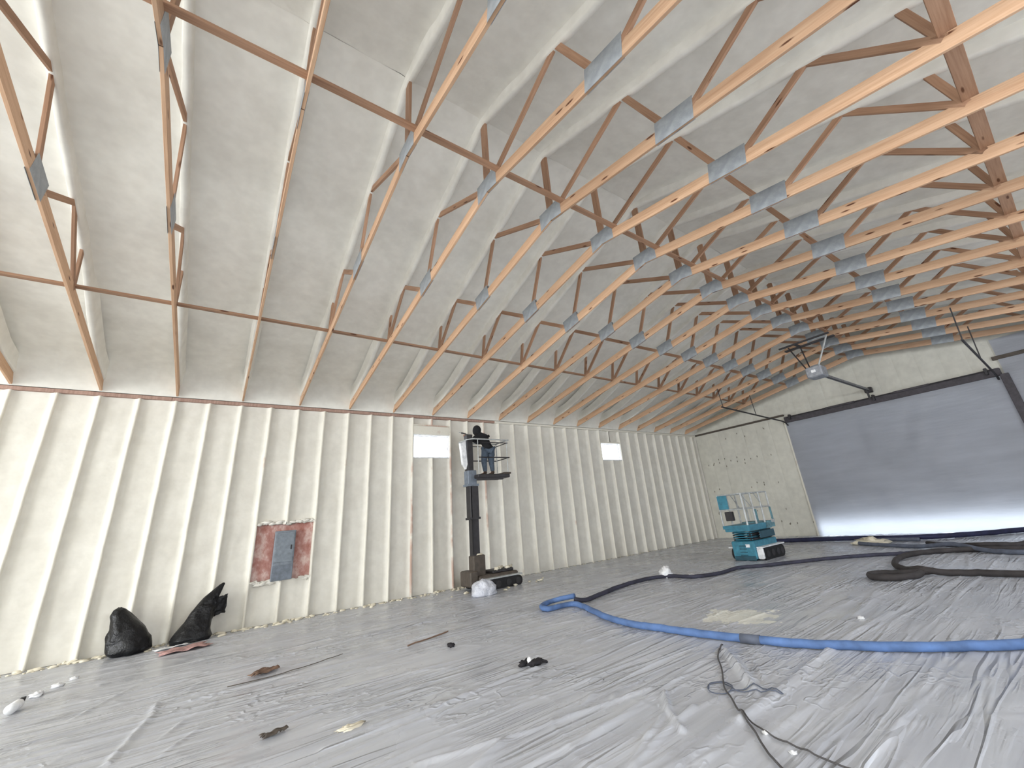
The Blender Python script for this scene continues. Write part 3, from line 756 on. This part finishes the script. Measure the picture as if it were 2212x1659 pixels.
rails = [((-.82,-.36),(.70,-.36)), ((-.82,.36),(.70,.36)), ((-.82,-.36),(-.82,.36)), ((.70,-.36),(.70,.36))]
for (a, b) in rails:
    for z, rr in ((1.80, .02), (1.38, .018)): q2(MB().tube([(a[0],a[1],z),(b[0],b[1],z)], rr), 'rail', GREYL)
for x in (-.82, -.3, .2, .70):
    for yy in (-.36, .36): q2(MB().tube([(x,yy,.95),(x,yy,1.80)], .026), 'post', GREYL)
for yy in (-.36, .36):
    for x0, x1 in ((-.78,-.35),(-.05,.30)): q2(MB().tube([(x0,yy,1.78),(x1,yy,1.40)], .014), 'brace', GREYL)
q2(MB().cbox((-.85, .06, 1.40), (-.83, .36, 1.78), .004), 'sign_board', TEAL)
q2(MB().cbox((-.86, .0, 1.08), (-.74, .22, 1.33), .01), 'control_box', DARKM)
q2(MB().cbox((-.30, -.375, 1.0), (-.15, -.365, 1.34), .004), 'gate_panel', TEALG)
q2(MB().cbox((.60, -.40, 1.0), (.70, -.38, 1.36), .004), 'gate_panel', TEALG)
q2(MB().cbox((.55, -.40, .92), (.74, -.36, 1.02), .004), 'step', GREYL)
for k in range(4): q2(MB().box((-.71, -.1, .15+.08*k), (-.70, .1, .17+.08*k)), 'vent_slat', TEALD)

# ------------------------------------------------------------------ overhead door hardware
G = empty('door_opener', (14.2, -7.6, 5.1), 'grey overhead door opener hung from the trusses with a rail to the door', 'door opener')
MB().cbox((-.25, -.22, -.16), (.25, .22, .18), .03).build('motor_housing', OPENER, G)
MB().cbox((-.10, -.10, .18), (.16, .10, .24), .02).build('top_cover', OPENER, G)
MB().box((-.251, -.06, -.02), (-.256, .06, .06)).build('lamp_lens', WHITE, G)
MB().box((.2, -.05, -.04), (4.85, -.02, .03)).box((.2, .02, -.04), (4.85, .05, .03)).build('rail', RAILG, G)
MB().cbox((4.78, -.12, -.12), (4.94, .12, .08), .02).build('header_bracket', DARKM, G)
MB().box((4.6, -.03, -.42), (4.64, .03, -.04)).build('door_arm', DARKM, G)
MB().tube([(-.18, -.16, .16), (.22, -.52, 1.12)], .024).build('hanger', GREYL, G)
MB().tube([(.18, .18, .16), (.30, .30, 1.05)], .02).build('hanger', DARKM, G)
MB().tube([(-.2, .18, .16), (.02, .55, 1.05)], .02).build('hanger', DARKM, G)
MB().box((-.24, -.7, 1.02), (-.16, .75, 1.06)).box((.20, -.7, 1.02), (.34, .75, 1.06)).box((-.2, .25, 1.03), (.3, .33, 1.07)).build('mount_angle', DARKM, G)
def door_track(yy, side, label):
    g = empty('door_track', (19.1, yy, 0), label, 'door track', 'overhead door tracks')
    P_ = [(.17, 0, .05), (.17, 0, 4.25), (.10, 0, 4.44), (-.10, 0, 4.56), (-.4, 0, 4.61), (-5.1, 0, 4.83)]
    MB().tube(P_, .028, 6).build('track', DARKM, g)
    for x, z in ((-2.6, 4.71), (-5.0, 4.83)):
        MB().tube([(x, 0, z), (x, side*.05, 5.55 if yy > -6 else 5.72)], .014, 6).build('hanger', DARKM, g)
door_track(-4.47, 1, 'dark steel track of the overhead door, on its left side')
door_track(-10.84, -1, 'dark steel track of the overhead door, on its right side')
g = empty('torsion_shaft', (19.05, -7.66, 4.78), 'dark spring shaft above the overhead door header', 'door hardware')
MB().tube([(0, -3.1, 0), (0, 3.1, 0)], .018).build('shaft', DARKM, g)
for yy in (-1.6, .6): MB().tube([(0, yy, 0), (0, yy+1.0, 0)], .04, 10).build('spring', BEAMD, g)
for yy in (-3.0, 0, 3.0): MB().cbox((-.03, yy-.04, -.12), (.12, yy+.04, .10), .01).build('bracket', DARKM, g)

# ------------------------------------------------------------------ hoses
def hose(name, pts, rad, mat, label, group='spray hoses on the floor', z=None, cuffs=()):
    P_ = smoothpath([(p[0], p[1], (p[2] if len(p) > 2 else 0)+rad+.012) for p in pts], .07)
    P_ = [Vector((p.x, p.y, p.z+max(0, (.5*sheet_h(p.x, p.y))))) for p in P_]
    g = MB().tube(P_, [rad*(1+.06*N3(i*.35, rad*99)) for i in range(len(P_))], 12).build(name, mat, None, True)
    for i, m in cuffs:
        k = int(i*(len(P_)-1)); MB().tube(P_[k:k+4], rad*1.12, 12).build('tape_wrap', m, g, True)
    return tag(g, label, 'hose', group)
hose('spray_hose', [(6.9,-11.3),(6.33,-10.83),(6.02,-10.5),(5.67,-10.03),(5.38,-9.49),(5.22,-9.08),(5.12,-8.59),(5.02,-8.01),(4.98,-7.48),(4.95,-6.99),(5.09,-6.33),(5.41,-5.51),(5.52,-5.10),(5.29,-4.99),(4.98,-4.97),(5.05,-4.68),(5.40,-4.47),(5.60,-4.73,.06),(5.66,-4.95,.10)],
     .046, BLUEH, 'thick bright blue hose curving across the open floor to a small loop', cuffs=((.36, GREYH),))
hose('spray_hose', [(5.66,-4.95,.05),(5.88,-5.01),(6.46,-4.86),(7.16,-4.67),(8.14,-4.56),(8.81,-4.78),(8.91,-5.47),(9.3,-5.68),(9.66,-5.75),(10.43,-5.74),(10.79,-6.1),(11.62,-6.62),(12.47,-7.23),(13.0,-7.78),(13.34,-8.36),(13.9,-8.88),(14.17,-9.43),(14.5,-10.2)],
     .042, NAVYH, 'dark navy hose running from the blue loop past the scissor lift')
hose('spray_hose', [(15.9,-3.45),(16.6,-3.97),(16.97,-5.25),(17.05,-6.21),(16.97,-7.26),(17.19,-8.31),(17.87,-9.29),(18.63,-9.94),(18.9,-11.4)],
     .07, plain('deep_blue_hose', (36, 38, 66), .8, var=.2, scale=5), 'deep blue hose lying along the foot of the door curtain')
hose('spray_hose', [(10.62,-11.6),(10.59,-10.52),(10.58,-10.0),(10.51,-9.56),(10.49,-9.27,.05),(10.75,-8.98),(11.2,-8.70),(11.75,-8.55),(12.45,-8.47),(13.15,-8.55),(13.65,-8.85),(14.07,-9.49),(14.2,-10.4)],
     .055, CHARH, 'charcoal hose in a wide C-shaped bend on the far floor')
hose('spray_hose', [(10.55,-9.42,.02),(10.31,-9.02),(10.17,-8.72),(9.98,-8.58),(9.72,-8.72),(9.74,-9.0),(10.07,-9.23),(10.46,-9.25)],
     .055, CHARH, 'short charcoal hose end folded into a flat loop in front of the C-shaped bend')
hose('spray_hose', [(16.6,-8.0),(16.65,-7.2),(16.3,-6.75),(15.75,-6.72),(15.25,-7.35),(14.75,-8.36),(14.43,-9.08,.08),(13.83,-9.75),(13.53,-10.31),(13.4,-11.2)],
     .05, GREYH, 'grey blue hose making the hairpin turn closest to the door curtain')
hose('spray_hose', [(15.45,-8.4),(14.95,-9.0),(14.70,-9.65,.03),(15.0,-10.12),(16.03,-10.3),(16.9,-10.6)],
     .055, CHARH, 'charcoal hose curled at the right beyond the other hoses')
def cordthing(name, pts, rad, mat, label, cat):
    P_ = smoothpath([(p[0], p[1], .02+sheet_h(*p[:2])+fold_h(*p[:2])+(p[2] if len(p) > 2 else 0)) for p in pts], .03)
    P_ = [Vector((p.x, p.y, .012+rad+sheet_h(p.x, p.y)+fold_h(p.x, p.y)+max(0, 0))) for p in P_]
    return tag(MB().tube(P_, rad, 7).build(name, mat, None, True), label, cat)
cordthing('cord', [(4.9,-8.47),(4.51,-8.64),(4.16,-8.89),(3.77,-9.14),(3.63,-9.28),(3.4,-9.48),(3.25,-9.65),(3.08,-9.81),(2.96,-9.93),(2.9,-10.01),(2.7,-10.25),(2.5,-10.5)], .008, CORD, 'thin dark cord running from the blue hose down across the sheeting', 'cord')
cordthing('cord', [(3.4,-9.48),(3.23,-9.78),(3.17,-10.08),(3.14,-10.28),(3.05,-10.7)], .006, CORD, 'thin short cord branching off toward the lower right', 'cord')
cordthing('wire_coil', [(3.69,-9.03),(3.80,-8.98),(3.90,-9.05),(3.86,-9.16),(3.75,-9.21),(3.64,-9.19),(3.64,-9.07),(3.75,-8.99),(3.87,-9.03),(3.84,-9.15),(3.79,-9.25),(3.81,-9.35),(3.88,-9.50),(3.93,-9.59),(3.93,-9.42),(3.84,-9.28),(3.76,-9.2)], .005, GREYH, 'loose coil of thin grey wire lying on the creased sheeting', 'wire')

# ------------------------------------------------------------------ litter
def gz(x, y): return .004+sheet_h(x, y)+fold_h(x, y)
def scrap(name, x, y, rx, ry, rz, mat, label, cat, seed, group=None, amp=.35, rot=0):
    mb = MB().blob((0, 0, rz*.6), rx, ry, rz, amp, 2.6, seed, 16, 10, .0)
    o = mb.build(name, mat, None, True, (x, y, gz(x, y)-.004)); o.rotation_euler = (0, 0, rot); return tag(o, label, cat, group)
def flake(name, x, y, lx, ly, mat, label, cat, seed, curl=.05, rot=0):
    mb = MB()
    def fn(a, b):
        u_, v_ = a-.5, b-.5
        s_ = 1-.5*abs(N3(a*3, b*3, seed))
        return (lx*u_*s_, ly*v_*(1-.4*abs(u_)), .008+curl*(abs(N3(a*2.2, b*2.6, seed))+.5*u_*u_))
    mb.grid(10, 8, fn); o = mb.build(name, mat, None, True, (x, y, gz(x, y)+.002)); o.rotation_euler = (0, 0, rot)
    md = o.modifiers.new('solid', 'SOLIDIFY'); md.thickness = .006; md.offset = 1
    return tag(o, label, cat)
RAG = plain('dark_rag', (34, 32, 36), .9)
t = empty('glove', (3.06, -7.10, gz(3.06, -7.10)), 'crumpled black and white work glove on the open floor sheeting', 'glove')
for i, (bx, by, rx, ry, rz, m) in enumerate(((-.07, .06, .07, .05, .035, RAG), (.03, -.05, .09, .05, .04, RAG), (-.02, .0, .035, .04, .05, WHITE), (.0, -.01, .03, .03, .03, WHITE))):
    MB().blob((bx, by, rz*.7), rx, ry, rz, .45, 3, i+2, 14, 8, .0).build('cuff' if m is WHITE else 'palm', m, t, True)
for i in range(4): MB().tube(smoothpath([(.06, -.06-.015*i, .03), (.12, -.10+.03*i, .035), (.16, -.09+.035*i, .012)], .02), [.014]*20 if 0 else .013, 7).build('finger', RAG, t, True)
scrap('rag_scrap', 2.82, -5.42, .05, .07, .03, RAG, 'tiny black scrap on the sheeting left of the work glove', 'scrap', 8)
flake('cardboard_scrap', .62, -4.33, .36, .16, CARD, 'torn brown card with curled edge on the left floor', 'scrap', 3, .09, .5)
flake('cardboard_scrap', .50, -6.63, .22, .10, DARKB, 'small dull brown scrap near the lower left', 'scrap', 6, .05, .3)
flake('insulation_scrap', -.30, -1.15, .75, .50, PINK, 'flat pinkish insulation scraps on the floor in front of the bags', 'insulation', 9, .05, .2)
flake('paper_scrap', -.50, -.72, .50, .16, WHITE, 'white paper strip under the pointed black bag', 'paper', 4, .04, .3)
scrap('foam_chunk', 8.88, -4.72, .15, .13, .15, WHITE, 'white foam chunk sitting on the navy hose bend', 'foam chunk', 2, None, .3)
flake('paper_scrap', 9.3, -5.15, .35, .14, WHITE, 'thin white paper behind the navy hose bend', 'paper', 14, .03, .8)
scrap('foam_chunk', 16.0, -7.0, .40, .45, .10, FOAM_D, 'low cream foam heap inside the hairpin hose turn', 'foam chunk', 12, None, .5)
scrap('foam_chunk', 6.87, -9.31, .04, .04, .02, WHITE, 'white foam bit on the sheeting beyond the blue hose', 'foam bit', 5)
scrap('foam_chunk', 3.23, -9.77, .022, .022, .014, WHITE, 'bright white foam bit beside the dark cord', 'foam bit', 6)
scrap('foam_chunk', 3.12, -10.0, .022, .022, .012, WHITE, 'bright white foam bit at the very bottom beside the short cord', 'foam bit', 7)
scrap('foam_chunk', 1.04, -7.07, .11, .06, .02, FOAM_D, 'flat cream foam bit at the bottom left of centre', 'foam bit', 9)
t = empty('spray_bottle', (-1.82, -3.2, gz(-1.82, -3.2)), 'white bottle with black cap lying at the left edge of the floor', 'bottle')
MB().tube([(-.02, -.02, .06), (.0, .16, .065), (.0, .20, .065), (.0, .23, .065)], [.055, .055, .04, .02], 14).build('bottle_body', WHITE, t, True)
MB().tube([(0, .23, .065), (0, .30, .07)], .03, 10).build('cap', BLACK, t, True)
MB().box((-.02, .26, .07), (.02, .36, .10)).build('trigger', BLACK, t)
for i, (x, y, s_) in enumerate(((-1.78, -2.45, .07), (-1.66, -2.05, .06), (-1.55, -1.75, .05))):
    scrap('foam_chunk', x, y, s_, s_*.8, s_*.5, WHITE, 'small white foam scrap by the bottle, %s toward the wall' % ORD[i], 'foam bit', 20+i)
cordthing('wood_sliver', [(2.39,-4.85),(2.75,-4.77),(3.13,-4.66)], .011, CARD, 'thin reddish wood sliver on the sheeting between the card and the black scrap', 'wood sliver')
cordthing('wood_sliver', [(.22,-4.55),(.76,-4.58),(1.2,-4.47),(1.6,-4.34)], .005, DARKB, 'long thin dark strip trailing from under the torn brown card', 'strip')
# cream foam crumbs swept along the foot of the long wall
db = MB()
for i in range(300):
    x = R.uniform(-4.5, 7.6); y = -.06-abs(R.gauss(0, .16)); s_ = R.uniform(.012, .05)
    db.blob((x, y, s_*.4), s_*R.uniform(.8, 2), s_, s_*.6, .5, 2, i, 7, 4, .0)
for i in range(90):
    x = R.uniform(7, 16); y = -.05-abs(R.gauss(0, .06)); s_ = R.uniform(.01, .025)
    db.blob((x, y, s_*.4), s_*1.4, s_, s_*.6, .5, 2, i, 6, 4, .0)
for i in range(26):
    x = R.gauss(5.9, .8); y = R.gauss(-1.4, .25); s_ = R.uniform(.015, .05); db.blob((x, y, s_*.5+.015), s_*1.5, s_, s_*.7, .5, 2, i, 7, 4, .0)
tag(db.build('foam_crumbs', FOAM_D, None, True), 'cream foam crumbs scattered along the foot of the long wall', 'debris', kind='stuff')
